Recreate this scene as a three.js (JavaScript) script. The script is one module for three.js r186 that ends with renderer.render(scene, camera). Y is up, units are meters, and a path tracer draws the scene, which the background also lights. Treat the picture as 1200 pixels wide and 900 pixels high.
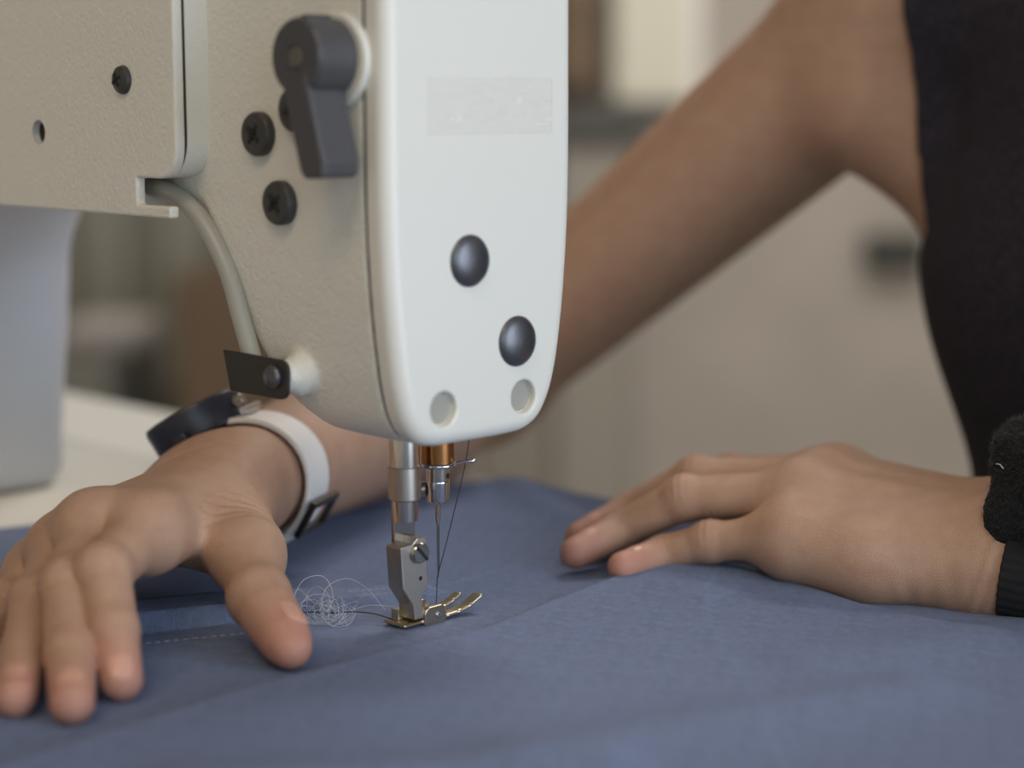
import * as THREE from 'three';
import { mergeGeometries } from 'three/addons/utils/BufferGeometryUtils.js';
import { RoundedBoxGeometry } from 'three/addons/geometries/RoundedBoxGeometry.js';
import { RectAreaLightUniformsLib } from 'three/addons/lights/RectAreaLightUniformsLib.js';
import { ImprovedNoise } from 'three/addons/math/ImprovedNoise.js';

// ------------------------------------------------------------------ camera, sky, lights, exposure
// The script thinks in millimetres round the point where the needle meets the machine bed; everything is put into the scene in metres.
const MM = 0.001, S = Math.SQRT1_2;
const scene = new THREE.Scene();
const renderer = new THREE.WebGLRenderer({ antialias: true });
renderer.toneMapping = THREE.LinearToneMapping;
renderer.toneMappingExposure = 1.0;
renderer.shadowMap.enabled = true;
const F_PX = 2200, PITCH = 8.73 * Math.PI / 180;
const camera = new THREE.PerspectiveCamera(2 * Math.atan(450 / F_PX) * 180 / Math.PI, 4 / 3, 0.02, 40);
camera.position.set(0.0233, 0.165, 0.578);
camera.rotation.set(-PITCH, 0, 0);
camera.focus = 0.592;
camera.userData.fStop = 4.1;
camera.updateProjectionMatrix();

scene.background = new THREE.Color(0.86, 0.93, 1.0);
scene.backgroundIntensity = 0.35;
RectAreaLightUniformsLib.init();
function areaLight(name, color, intensity, w, h, at, look) {
  const l = new THREE.RectAreaLight(color, intensity, w, h);
  l.name = name; l.position.set(...at).multiplyScalar(MM); l.lookAt(new THREE.Vector3(...look).multiplyScalar(MM));
  scene.add(l);
  return l;
}
// daylight of the big workshop window in the right-hand wall and of the smaller one in the wall behind the camera
areaLight('window_daylight', new THREE.Color(0.75, 0.84, 1.0), 5.05, 1.85, 1.94, [1975, 470, 1675], [0, 470, 1675]);
areaLight('window_daylight_001', new THREE.Color(0.62, 0.87, 1.0), 1.95, 1.5, 1.25, [700, 700, 2755], [700, 700, 0]);
// two ceiling panels, a warm one behind the camera and a whiter one at the back
areaLight('ceiling_panel_light', new THREE.Color(1.0, 0.69, 0.38), 5.9, 1.2, 0.6, [-500, 1880, 1500], [-500, 0, 1500]);
areaLight('ceiling_panel_light_001', new THREE.Color(1.0, 0.95, 0.92), 14.6, 1.2, 0.6, [700, 1880, -1500], [700, 0, -1500]);

// ------------------------------------------------------------------ helpers
const noise3 = new ImprovedNoise();
let seed = 12345;
const rnd = () => { seed = (seed + 0x6d2b79f5) | 0; let t = Math.imul(seed ^ (seed >>> 15), 1 | seed); t = (t + Math.imul(t ^ (t >>> 7), 61 | t)) ^ t; return ((t ^ (t >>> 14)) >>> 0) / 4294967296; };
const lerp = (a, b, t) => a + (b - a) * t, clamp = (x, a, b) => Math.min(b, Math.max(a, x));
const sstep = (a, b, x) => { const t = clamp((x - a) / (b - a), 0, 1); return t * t * (3 - 2 * t); };
const gauss = (x, w) => Math.exp(-(x * x) / (w * w));
const V = (x, y, z) => new THREE.Vector3(x, y, z);
const m2w = (X, y, Z) => [S * (X - Z), y, S * (X + Z)];      // machine axes (X out of the face plate, Z out of the back) to the room's axes
const w2m = (x, z) => [S * (x + z), S * (z - x)];
const used = {};
const numbered = (name) => { const n = used[name] ?? 0; used[name] = n + 1; return n ? `${name}_${String(n).padStart(3, '0')}` : name; };

function boxUV(g) {                                           // texture coordinates in metres, by the side each triangle mostly faces
  if (g.index) g = g.toNonIndexed();
  const p = g.attributes.position, uv = new Float32Array(p.count * 2), a = V(), b = V(), c = V(), n = V();
  for (let i = 0; i < p.count; i += 3) {
    a.fromBufferAttribute(p, i); b.fromBufferAttribute(p, i + 1); c.fromBufferAttribute(p, i + 2);
    n.crossVectors(b.clone().sub(a), c.clone().sub(a));
    const ax = Math.abs(n.x), ay = Math.abs(n.y), az = Math.abs(n.z);
    [a, b, c].forEach((v, k) => {
      const [s, t] = ax >= ay && ax >= az ? [v.z, v.y] : ay >= az ? [v.x, v.z] : [v.x, v.y];
      uv[(i + k) * 2] = s; uv[(i + k) * 2 + 1] = t;
    });
  }
  g.setAttribute('uv', new THREE.BufferAttribute(uv, 2));
  return g;
}
function clean(g) {                                            // so that geometries of different origin can be merged
  if (g.index) g = g.toNonIndexed();
  for (const k of Object.keys(g.attributes)) if (!['position', 'normal'].includes(k)) g.deleteAttribute(k);
  return g;
}
const join = (list) => list.length === 1 ? list[0] : mergeGeometries(list.map(clean));
function mesh(name, g, material, parent = scene, uv = true) {  // geometry in mm -> a named mesh in metres
  if (Array.isArray(g)) g = join(g);
  g.scale(MM, MM, MM);
  if (uv) g = boxUV(g);
  const o = new THREE.Mesh(g, material);
  o.name = parent === scene ? numbered(name) : name; o.castShadow = o.receiveShadow = true;
  parent.add(o);
  return o;
}
function thing(name, label, category, at = [0, 0, 0], turn = 0, group) {
  const o = new THREE.Group();
  o.name = numbered(name); o.position.set(...at).multiplyScalar(MM); o.rotation.y = turn;
  o.userData = { label, category };
  if (group) o.userData.group = group;
  scene.add(o);
  return o;
}
function tag(o, label, category, group) { Object.assign(o.userData, { label, category }); if (group) o.userData.group = group; return o; }
function struct(name, g, material, parent = scene) { const o = mesh(name, g, material, parent); if (parent === scene) o.userData.kind = 'structure'; return o; }

function crease(g, a = 0.55) {                                  // smooth within an angle, large faces count for more
  if (g.index) g = g.toNonIndexed();
  const p = g.attributes.position, n = p.count / 3, fn = [], at = new Map(), A = V(), B = V(), C = V(), key = (i) => Math.round(p.getX(i) * 1e4) + ',' + Math.round(p.getY(i) * 1e4) + ',' + Math.round(p.getZ(i) * 1e4), keys = [];
  for (let f = 0; f < n; f++) {
    A.fromBufferAttribute(p, 3 * f); B.fromBufferAttribute(p, 3 * f + 1).sub(A); C.fromBufferAttribute(p, 3 * f + 2).sub(A);
    const v = V().crossVectors(B, C), l = v.length(); fn.push([v, l ? v.clone().divideScalar(l) : V(0, 1, 0)]);
    for (let k = 0; k < 3; k++) { const q = key(3 * f + k); keys.push(q); if (!at.has(q)) at.set(q, []); at.get(q).push(f); }
  }
  const out = new Float32Array(p.count * 3), c = Math.cos(a);
  for (let i = 0; i < p.count; i++) {
    const me = fn[Math.floor(i / 3)][1]; A.set(0, 0, 0);
    for (const f of at.get(keys[i])) if (fn[f][1].dot(me) > c) A.add(fn[f][0]);
    if (A.lengthSq() < 1e-20) A.copy(me); A.normalize().toArray(out, 3 * i);
  }
  g.setAttribute('normal', new THREE.BufferAttribute(out, 3));
  return g;
}
function box(x0, x1, y0, y1, z0, z1, r = 0) {
  const g = r ? new RoundedBoxGeometry(x1 - x0, y1 - y0, z1 - z0, 3, r) : new THREE.BoxGeometry(x1 - x0, y1 - y0, z1 - z0);
  return g.translate((x0 + x1) / 2, (y0 + y1) / 2, (z0 + z1) / 2);
}
function lathe(profile, axis, at, seg = 48) {                  // profile [[radius, height]...], height along the axis
  const g = crease(new THREE.LatheGeometry(profile.map(([r, h]) => new THREE.Vector2(Math.max(r, 1e-4), h)), seg), 0.5);
  if (axis === 'x') g.rotateZ(-Math.PI / 2);
  if (axis === 'z') g.rotateX(Math.PI / 2);
  if (axis?.isVector3) g.applyQuaternion(new THREE.Quaternion().setFromUnitVectors(V(0, 1, 0), axis.clone().normalize()));
  return g.translate(...at);
}
function shapeOf(points, holes = []) {
  const s = new THREE.Shape(points.map(([x, y]) => new THREE.Vector2(x, y)));
  for (const [x, y, r] of holes) { const p = new THREE.Path(); p.absarc(x, y, r, 0, Math.PI * 2, true); s.holes.push(p); }
  return s;
}
function rounded(points, radii, n = 8) {                        // polygon with rounded corners
  const out = [];
  points.forEach((p, i) => {
    const r = Array.isArray(radii) ? radii[i] : radii;
    if (!r) return out.push(p);
    const a = points[(i + points.length - 1) % points.length], b = points[(i + 1) % points.length];
    const u = V(a[0] - p[0], a[1] - p[1], 0), w = V(b[0] - p[0], b[1] - p[1], 0), la = u.length(), lb = w.length();
    u.normalize(); w.normalize();
    const half = Math.acos(clamp(u.dot(w), -1, 1)) / 2, d = Math.min(r / Math.tan(half), la * 0.49, lb * 0.49);
    for (let k = 0; k <= n; k++) {
      const t = k / n, A = [p[0] + u.x * d, p[1] + u.y * d], B = [p[0] + w.x * d, p[1] + w.y * d];
      out.push([(1 - t) ** 2 * A[0] + 2 * t * (1 - t) * p[0] + t * t * B[0], (1 - t) ** 2 * A[1] + 2 * t * (1 - t) * p[1] + t * t * B[1]]);
    }
  });
  return out;
}
function extrude(shape, depth, bevel = 0, seg = 3) {            // from z = 0 to z = depth, bevels inside that length and inside the outline
  const g = new THREE.ExtrudeGeometry(shape, { depth: depth - 2 * bevel, bevelEnabled: bevel > 0, bevelThickness: bevel, bevelSize: bevel, bevelOffset: -bevel, bevelSegments: seg, curveSegments: 20, steps: 1 });
  return crease(g.translate(0, 0, bevel), 0.6);
}
const tube = (pts, r, n = 60, k = 8, closed = false) => new THREE.TubeGeometry(new THREE.CatmullRomCurve3(pts.map((p) => V(...p)), closed, 'centripetal'), n, r, k, closed);

// ---- signed distance fields, meshed by surface nets
const smin = (a, b, k) => { const h = Math.max(k - Math.abs(a - b), 0) / k; return Math.min(a, b) - h * h * k * 0.25; };
const smax = (a, b, k) => -smin(-a, -b, k);
function cone(ax, ay, az, bx, by, bz, ra, rb) {                 // tapered capsule
  const dx = bx - ax, dy = by - ay, dz = bz - az, l2 = dx * dx + dy * dy + dz * dz || 1e-9;
  return (x, y, z) => {
    const px = x - ax, py = y - ay, pz = z - az, t = clamp((px * dx + py * dy + pz * dz) / l2, 0, 1);
    return Math.hypot(px - t * dx, py - t * dy, pz - t * dz) - (ra + (rb - ra) * t);
  };
}
const cap = (a, b, ra, rb = ra) => cone(a.x, a.y, a.z, b.x, b.y, b.z, ra, rb);
function poly2(points) {                                       // signed distance to a polygon
  const n = points.length;
  return (x, y) => {
    let d = 1e9, s = 1;
    for (let i = 0, j = n - 1; i < n; j = i++) {
      const [xi, yi] = points[i], [xj, yj] = points[j], ex = xj - xi, ey = yj - yi, wx = x - xi, wy = y - yi;
      const t = clamp((wx * ex + wy * ey) / (ex * ex + ey * ey), 0, 1), qx = wx - ex * t, qy = wy - ey * t;
      d = Math.min(d, qx * qx + qy * qy);
      const c1 = y >= yi, c2 = y < yj, c3 = ex * wy > ey * wx;
      if ((c1 && c2 && c3) || (!c1 && !c2 && !c3)) s = -s;
    }
    return s * Math.sqrt(d);
  };
}
function field(f, lo, hi, cell, tint) {
  const nx = Math.ceil((hi[0] - lo[0]) / cell) + 1, ny = Math.ceil((hi[1] - lo[1]) / cell) + 1, nz = Math.ceil((hi[2] - lo[2]) / cell) + 1;
  const val = new Float32Array(nx * ny * nz).fill(NaN), at = (i, j, k) => (k * ny + j) * nx + i, B = 4, reach = cell * B * 1.25;
  for (let k = 0; k < nz; k += B) for (let j = 0; j < ny; j += B) for (let i = 0; i < nx; i += B) {
    const c = f(lo[0] + (i + B / 2) * cell, lo[1] + (j + B / 2) * cell, lo[2] + (k + B / 2) * cell), far = Math.abs(c) > reach;
    for (let kk = k; kk <= Math.min(k + B, nz - 1); kk++) for (let jj = j; jj <= Math.min(j + B, ny - 1); jj++) for (let ii = i; ii <= Math.min(i + B, nx - 1); ii++) {
      const q = at(ii, jj, kk);
      if (far) { if (Number.isNaN(val[q])) val[q] = c; } else val[q] = f(lo[0] + ii * cell, lo[1] + jj * cell, lo[2] + kk * cell);
    }
  }
  const id = new Int32Array(nx * ny * nz).fill(-1), pos = [], idx = [];
  const E = [[0, 1], [2, 3], [4, 5], [6, 7], [0, 2], [1, 3], [4, 6], [5, 7], [0, 4], [1, 5], [2, 6], [3, 7]];
  const v = new Float32Array(8);
  for (let k = 0; k < nz - 1; k++) for (let j = 0; j < ny - 1; j++) for (let i = 0; i < nx - 1; i++) {
    let neg = 0;
    for (let c = 0; c < 8; c++) { v[c] = val[at(i + (c & 1), j + ((c >> 1) & 1), k + (c >> 2))]; if (v[c] < 0) neg++; }
    if (!neg || neg === 8) continue;
    let x = 0, y = 0, z = 0, n = 0;
    for (const [a, b] of E) {
      if ((v[a] < 0) === (v[b] < 0)) continue;
      const t = v[a] / (v[a] - v[b]);
      x += lerp(a & 1, b & 1, t); y += lerp((a >> 1) & 1, (b >> 1) & 1, t); z += lerp(a >> 2, b >> 2, t); n++;
    }
    id[at(i, j, k)] = pos.length / 3;
    pos.push(lo[0] + (i + x / n) * cell, lo[1] + (j + y / n) * cell, lo[2] + (k + z / n) * cell);
  }
  const quad = (a, b, c, d, flip) => { if (a < 0 || b < 0 || c < 0 || d < 0) return; flip ? idx.push(a, c, b, a, d, c) : idx.push(a, b, c, a, c, d); };
  for (let k = 1; k < nz - 1; k++) for (let j = 1; j < ny - 1; j++) for (let i = 1; i < nx - 1; i++) {
    const s = val[at(i, j, k)] < 0;
    if (s !== val[at(i + 1, j, k)] < 0) quad(id[at(i, j - 1, k - 1)], id[at(i, j, k - 1)], id[at(i, j, k)], id[at(i, j - 1, k)], !s);
    if (s !== val[at(i, j + 1, k)] < 0) quad(id[at(i - 1, j, k - 1)], id[at(i - 1, j, k)], id[at(i, j, k)], id[at(i, j, k - 1)], !s);
    if (s !== val[at(i, j, k + 1)] < 0) quad(id[at(i - 1, j - 1, k)], id[at(i, j - 1, k)], id[at(i, j, k)], id[at(i - 1, j, k)], !s);
  }
  const nor = new Float32Array(pos.length), e = cell * 0.5, col = tint && new Float32Array(pos.length);
  for (let i = 0; i < pos.length; i += 3) {
    let x = pos[i], y = pos[i + 1], z = pos[i + 2];
    for (let it = 0; it < 2; it++) {
      const d = f(x, y, z), gx = f(x + e, y, z) - f(x - e, y, z), gy = f(x, y + e, z) - f(x, y - e, z), gz = f(x, y, z + e) - f(x, y, z - e), l = Math.hypot(gx, gy, gz) || 1e-9;
      nor[i] = gx / l; nor[i + 1] = gy / l; nor[i + 2] = gz / l;
      const m = clamp(d * 0.8, -0.4 * cell, 0.4 * cell);
      if (!it) { x -= nor[i] * m; y -= nor[i + 1] * m; z -= nor[i + 2] * m; }
    }
    pos[i] = x; pos[i + 1] = y; pos[i + 2] = z;
    if (tint) { const c = tint(x, y, z, nor[i], nor[i + 1], nor[i + 2]); col[i] = c[0]; col[i + 1] = c[1]; col[i + 2] = c[2]; }
  }
  const g = new THREE.BufferGeometry();
  g.setAttribute('position', new THREE.Float32BufferAttribute(pos, 3));
  g.setAttribute('normal', new THREE.BufferAttribute(nor, 3));
  if (tint) g.setAttribute('color', new THREE.BufferAttribute(col, 3));
  g.setIndex(idx);
  return g;
}

// ---- computed textures
function dataTex(size, fn, tile, color = false) {               // fn(u, v) in 0..1, periodic
  const d = new Uint8Array(size * size * 4);
  for (let y = 0; y < size; y++) for (let x = 0; x < size; x++) {
    const c = fn(x / size, y / size), o = (y * size + x) * 4, a = Array.isArray(c) ? c : [c, c, c];
    for (let k = 0; k < 3; k++) d[o + k] = clamp(a[k], 0, 1) * 255;
    d[o + 3] = 255;
  }
  const t = new THREE.DataTexture(d, size, size, THREE.RGBAFormat);
  t.wrapS = t.wrapT = THREE.RepeatWrapping; t.magFilter = THREE.LinearFilter; t.minFilter = THREE.LinearFilter;
  if (color) t.colorSpace = THREE.SRGBColorSpace;
  t.repeat.set(1 / (tile * MM), 1 / (tile * MM)); t.needsUpdate = true;
  return t;
}
function pnoise(cells, sd) {                                    // periodic value noise
  const r = new Float32Array(cells * cells); let q = sd * 7919 + 17;
  for (let i = 0; i < r.length; i++) { q = (Math.imul(q, 1664525) + 1013904223) | 0; r[i] = (q >>> 8) / 16777216; }
  return (u, v) => {
    const x = u * cells, y = v * cells, i = Math.floor(x), j = Math.floor(y), a = x - i, b = y - j, s = a * a * (3 - 2 * a), t = b * b * (3 - 2 * b);
    const g = (m, n) => r[(((n % cells) + cells) % cells) * cells + (((m % cells) + cells) % cells)];
    return lerp(lerp(g(i, j), g(i + 1, j), s), lerp(g(i, j + 1), g(i + 1, j + 1), s), t);
  };
}
function pfbm(cells, oct, sd) { const l = []; for (let o = 0; o < oct; o++) l.push([pnoise(cells << o, sd + o), 0.5 ** o]); const sum = l.reduce((a, [, w]) => a + w, 0); return (u, v) => l.reduce((a, [f, w]) => a + f(u, v) * w, 0) / sum; }
function worley(cells, sd) {                                    // periodic: distance to the border between cells
  let q = sd * 104729 + 7; const pts = [];
  const r = () => { q = (Math.imul(q, 1664525) + 1013904223) | 0; return (q >>> 8) / 16777216; };
  for (let i = 0; i < cells * cells; i++) pts.push([r(), r()]);
  return (u, v) => {
    const x = u * cells, y = v * cells, i = Math.floor(x), j = Math.floor(y); let d1 = 9, d2 = 9;
    for (let b = -1; b <= 1; b++) for (let a = -1; a <= 1; a++) {
      const p = pts[(((j + b) % cells + cells) % cells) * cells + ((i + a) % cells + cells) % cells], d = Math.hypot(i + a + p[0] - x, j + b + p[1] - y);
      if (d < d1) { d2 = d1; d1 = d; } else if (d < d2) d2 = d;
    }
    return d2 - d1;
  };
}
const T = {};
{
  const a = pfbm(24, 3, 3), b = pfbm(6, 2, 8);
  T.paint = dataTex(512, (u, v) => a(u, v) * 0.75 + b(u, v) * 0.25, 26);
  const n1 = pfbm(8, 4, 21), n2 = pnoise(64, 5), th = 40;
  T.weave = dataTex(512, (u, v) => {
    const x = u * th * Math.PI * 2, y = v * th * Math.PI * 2;
    return 0.5 + 0.25 * Math.sin(x + 0.6 * n2(u, v)) * Math.sin(y) + 0.16 * (n2(u, v) - 0.5) + 0.1 * Math.sin(x + y);
  }, 18);
  T.cloth = dataTex(512, (u, v) => { const w = 0.9 + 0.14 * (n1(u, v) - 0.5) + 0.11 * (n2(u, v) - 0.5) + 0.035 * Math.sin(u * th * Math.PI * 2) * Math.sin(v * th * Math.PI * 2); return [w, w, w]; }, 22, true);
  const w1 = worley(36, 2), w2 = worley(20, 9), n3 = pfbm(5, 4, 31);
  T.skinBump = dataTex(512, (u, v) => 0.55 * sstep(0, 0.35, w1(u, v)) + 0.3 * sstep(0, 0.3, w2(u, v)) + 0.15 * n3(u, v), 22);
  T.skin = dataTex(256, (u, v) => { const m = n3(u, v) - 0.5, c = 0.012 * (sstep(0, 0.3, w2(u, v)) - 0.7); return [0.955 + m * 0.07 + c, 0.95 + m * 0.11 + c, 0.94 + m * 0.12 + c]; }, 34, true);
  const br = pnoise(256, 41), b2 = pfbm(16, 3, 43);
  T.metal = dataTex(256, (u, v) => 0.45 + 0.3 * br(u * 0.0 + 0.3, v) + 0.3 * (b2(u, v) - 0.3), 20);
  T.scuff = dataTex(256, (u, v) => { const q = b2(u, v); return 0.35 + 0.6 * q; }, 14);
  const f1 = pfbm(40, 3, 61);
  T.vest = dataTex(512, (u, v) => { const w = 0.7 + 0.5 * (f1(u, v) - 0.5) + 0.12 * Math.sin(u * 300 * 2.094) * Math.sin(v * 314); return [w, w * 0.98, w * 1.02]; }, 60, true);
  const p1 = pfbm(6, 5, 71);
  T.plaster = dataTex(512, (u, v) => p1(u, v), 600);
  T.wall = dataTex(256, (u, v) => { const w = 0.94 + 0.1 * (p1(u, v) - 0.5); return [w, w, w]; }, 900, true);
  T.floor = dataTex(256, (u, v) => { const w = 0.85 + 0.3 * (p1(u, v) - 0.5); return [w, w, w]; }, 900, true);
}
const std = (color, roughness, extra = {}) => new THREE.MeshStandardMaterial({ color, roughness, metalness: 0, ...extra });
const phys = (color, roughness, extra = {}) => new THREE.MeshPhysicalMaterial({ color, roughness, metalness: 0, ...extra });
const M = {
  paint: phys('#dfddd3', 0.42, { bumpMap: T.paint, bumpScale: 0.0003, specularIntensity: 0.7 }),
  paintSmooth: phys('#dfddd3', 0.36, { bumpMap: T.paint, bumpScale: 0.00005 }),
  pillar: phys('#c3c5c8', 0.45, { bumpMap: T.paint, bumpScale: 0.0003 }),
  hole: std('#a09c91', 0.6),
  black: phys('#383736', 0.42, { bumpMap: T.scuff, bumpScale: 0.00002 }),
  lever: phys('#464547', 0.36, { bumpMap: T.scuff, bumpScale: 0.00003 }),
  dome: phys('#636367', 0.36, { metalness: 0.75, bumpMap: T.scuff, bumpScale: 0.000015 }),
  clip: std('#35322f', 0.45, { metalness: 0.35 }),
  tube: phys('#a3a197', 0.35),
  seam: std('#33251f', 0.85),
  steel: std('#c4c0b8', 0.17, { metalness: 1 }),
  steelDull: std('#b3ada3', 0.36, { metalness: 1 }),
  chrome: std('#cfcfd2', 0.1, { metalness: 1 }),
  shank: std('#b3aea5', 0.43, { metalness: 1, bumpMap: T.scuff, bumpScale: 0.00005 }),
  foot: std('#c2b79e', 0.28, { metalness: 1, bumpMap: T.scuff, bumpScale: 0.00003 }),
  brass: std('#9c7046', 0.27, { metalness: 1 }),
  dark: std('#151517', 0.6),
  cloth: phys('#7583a3', 0.92, { map: T.cloth, bumpMap: T.weave, bumpScale: 0.00016, sheen: 0.25, sheenColor: new THREE.Color('#9fb0d8'), sheenRoughness: 0.6, side: THREE.DoubleSide }),
  stitch: std('#8d95aa', 0.9),
  thread: std('#23252e', 0.7),
  fluff: std('#c3c8d2', 0.7),
  skin: phys('#ffffff', 0.46, { vertexColors: true, map: T.skin, bumpMap: T.skinBump, bumpScale: 0.00016, specularIntensity: 0.8, sheen: 0.1, sheenColor: new THREE.Color('#e0a080'), sheenRoughness: 0.7 }),
  nail: phys('#cc9c87', 0.33, { specularIntensity: 0.6 }),
  vest: std('#3c3843', 0.95, { map: T.vest }),
  strap: phys('#e4e2dd', 0.5),
  watch: phys('#2b2e3a', 0.38),
  fuzzy: std('#131313', 1),
  white: std('#f3f0e8', 0.35),
  wall: std('#c6bcaf', 0.9, { map: T.wall, bumpMap: T.plaster, bumpScale: 0.0006 }),
  ceiling: std('#e9e5dc', 0.95, { map: T.wall }),
  floor: std('#8f877c', 0.6, { map: T.floor }),
  trim: std('#cfc8bb', 0.6),
  frame: std('#e8e6e0', 0.5),
  glass: phys('#ffffff', 0.02, { transmission: 1, thickness: 0, ior: 1.5 }),
  lamp: std('#ffffff', 0.6, { emissive: new THREE.Color('#fff1dc'), emissiveIntensity: 1.2 }),
};

// ------------------------------------------------------------------ the room
const RX0 = -2500, RX1 = 1900, RZ0 = -2900, RZ1 = 2700, FL = -760, CE = 1900;
struct('floor', box(RX0 - 100, RX1 + 120, FL - 80, FL, RZ0 - 100, RZ1 + 100), M.floor);
struct('ceiling', box(RX0 - 100, RX1 + 120, CE, CE + 80, RZ0 - 100, RZ1 + 100), M.ceiling);
struct('wall_back', box(RX0, RX1, FL, CE, RZ0 - 100, RZ0), M.wall);
struct('wall_left', box(RX0 - 100, RX0, FL, CE, RZ0 - 100, RZ1 + 100), M.wall);
struct('wall_front', [box(RX0, RX1, FL, 20, RZ1, RZ1 + 100), box(RX0, RX1, 1380, CE, RZ1, RZ1 + 100), box(RX0, -100, 20, 1380, RZ1, RZ1 + 100), box(1500, RX1, 20, 1380, RZ1, RZ1 + 100)], M.wall);
const WZ0 = 700, WZ1 = 2650, WY0 = -560, WY1 = 1500;
struct('wall_right', [box(RX1, RX1 + 120, FL, WY0, RZ0 - 100, RZ1 + 100), box(RX1, RX1 + 120, WY1, CE, RZ0 - 100, RZ1 + 100), box(RX1, RX1 + 120, WY0, WY1, RZ0 - 100, WZ0), box(RX1, RX1 + 120, WY0, WY1, WZ1, RZ1 + 100)], M.wall);
{
  const w = new THREE.Group(); w.name = 'window_1'; w.userData.kind = 'structure'; scene.add(w);
  mesh('window_frame', [box(1985, 2018, WY0, WY0 + 40, WZ0, WZ1), box(1985, 2018, WY1 - 40, WY1, WZ0, WZ1), ...[WZ0, 1330, 1970, WZ1 - 40].map((z) => box(1985, 2018, WY0 + 40, WY1 - 40, z, z + 40))], M.frame, w);
  [[WZ0 + 40, 1330], [1370, 1970], [2010, WZ1 - 40]].forEach(([a, b]) => mesh('window_pane', box(2001, 2004, WY0 + 40, WY1 - 40, a, b), M.glass, w));
  mesh('window_sill', box(1850, 1985, WY0 - 30, WY0, WZ0 - 40, WZ1 + 40, 6), M.frame, w);
}
{
  const w = new THREE.Group(); w.name = 'window_2'; w.userData.kind = 'structure'; scene.add(w);
  mesh('window_frame', [box(-100, 1500, 20, 60, 2768, 2798), box(-100, 1500, 1340, 1380, 2768, 2798), ...[-100, 680, 1460].map((x) => box(x, x + 40, 60, 1340, 2768, 2798))], M.frame, w);
  [[-60, 680], [720, 1460]].forEach(([a, b]) => mesh('window_pane', box(a, b, 60, 1340, 2784, 2787), M.glass, w));
}
struct('baseboard_back', box(RX0, RX1, FL, FL + 90, RZ0, RZ0 + 14), M.trim);
struct('baseboard_left', box(RX0, RX0 + 14, FL, FL + 90, RZ0 + 14, RZ1), M.trim);
struct('baseboard_right', box(RX1 - 14, RX1, FL, FL + 90, RZ0 + 14, RZ1), M.trim);
for (const [x, z, where] of [[-500, 1500, 'near the wall with the smaller window'], [700, -1500, 'near the back wall']]) {
  const t = thing('ceiling_panel', `flat square-edged ceiling light panel ${where}`, 'ceiling light', [x, CE, z]);
  mesh('housing', [box(-640, 640, -16, 0, -340, -310), box(-640, 640, -16, 0, 310, 340), box(-640, -610, -16, 0, -310, 310), box(610, 640, -16, 0, -310, 310)], M.frame, t);
  mesh('lamp_diffuser', box(-610, 610, -12, -2, -310, 310), M.lamp, t);
}

// ------------------------------------------------------------------ the table (in the machine's axes)
const TURN = -Math.PI / 4;
{
  const t = thing('sewing_table', 'white laminate sewing table that the machine is set into', 'table', [0, 0, 0], TURN);
  const s = shapeOf(rounded([[-900, -380], [420, -380], [420, 172], [-900, 172]], 25));
  const h = new THREE.Path([[-442, -92], [-442, 92], [38, 92], [38, -92]].map(([x, y]) => new THREE.Vector2(x, y))); s.holes.push(h);
  mesh('table_top', extrude(s, 30, 2).rotateX(-Math.PI / 2).translate(0, -30.4, 0), M.white, t);
  for (const [x, z] of [[-820, -120], [-820, 320], [340, -120], [340, 320]]) mesh('leg', box(x - 25, x + 25, FL, -30.4, z - 25, z + 25, 4), M.frame, t);
  mesh('rail', box(-795, 315, -640, -600, 90, 120, 3), M.frame, t);
}

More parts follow.
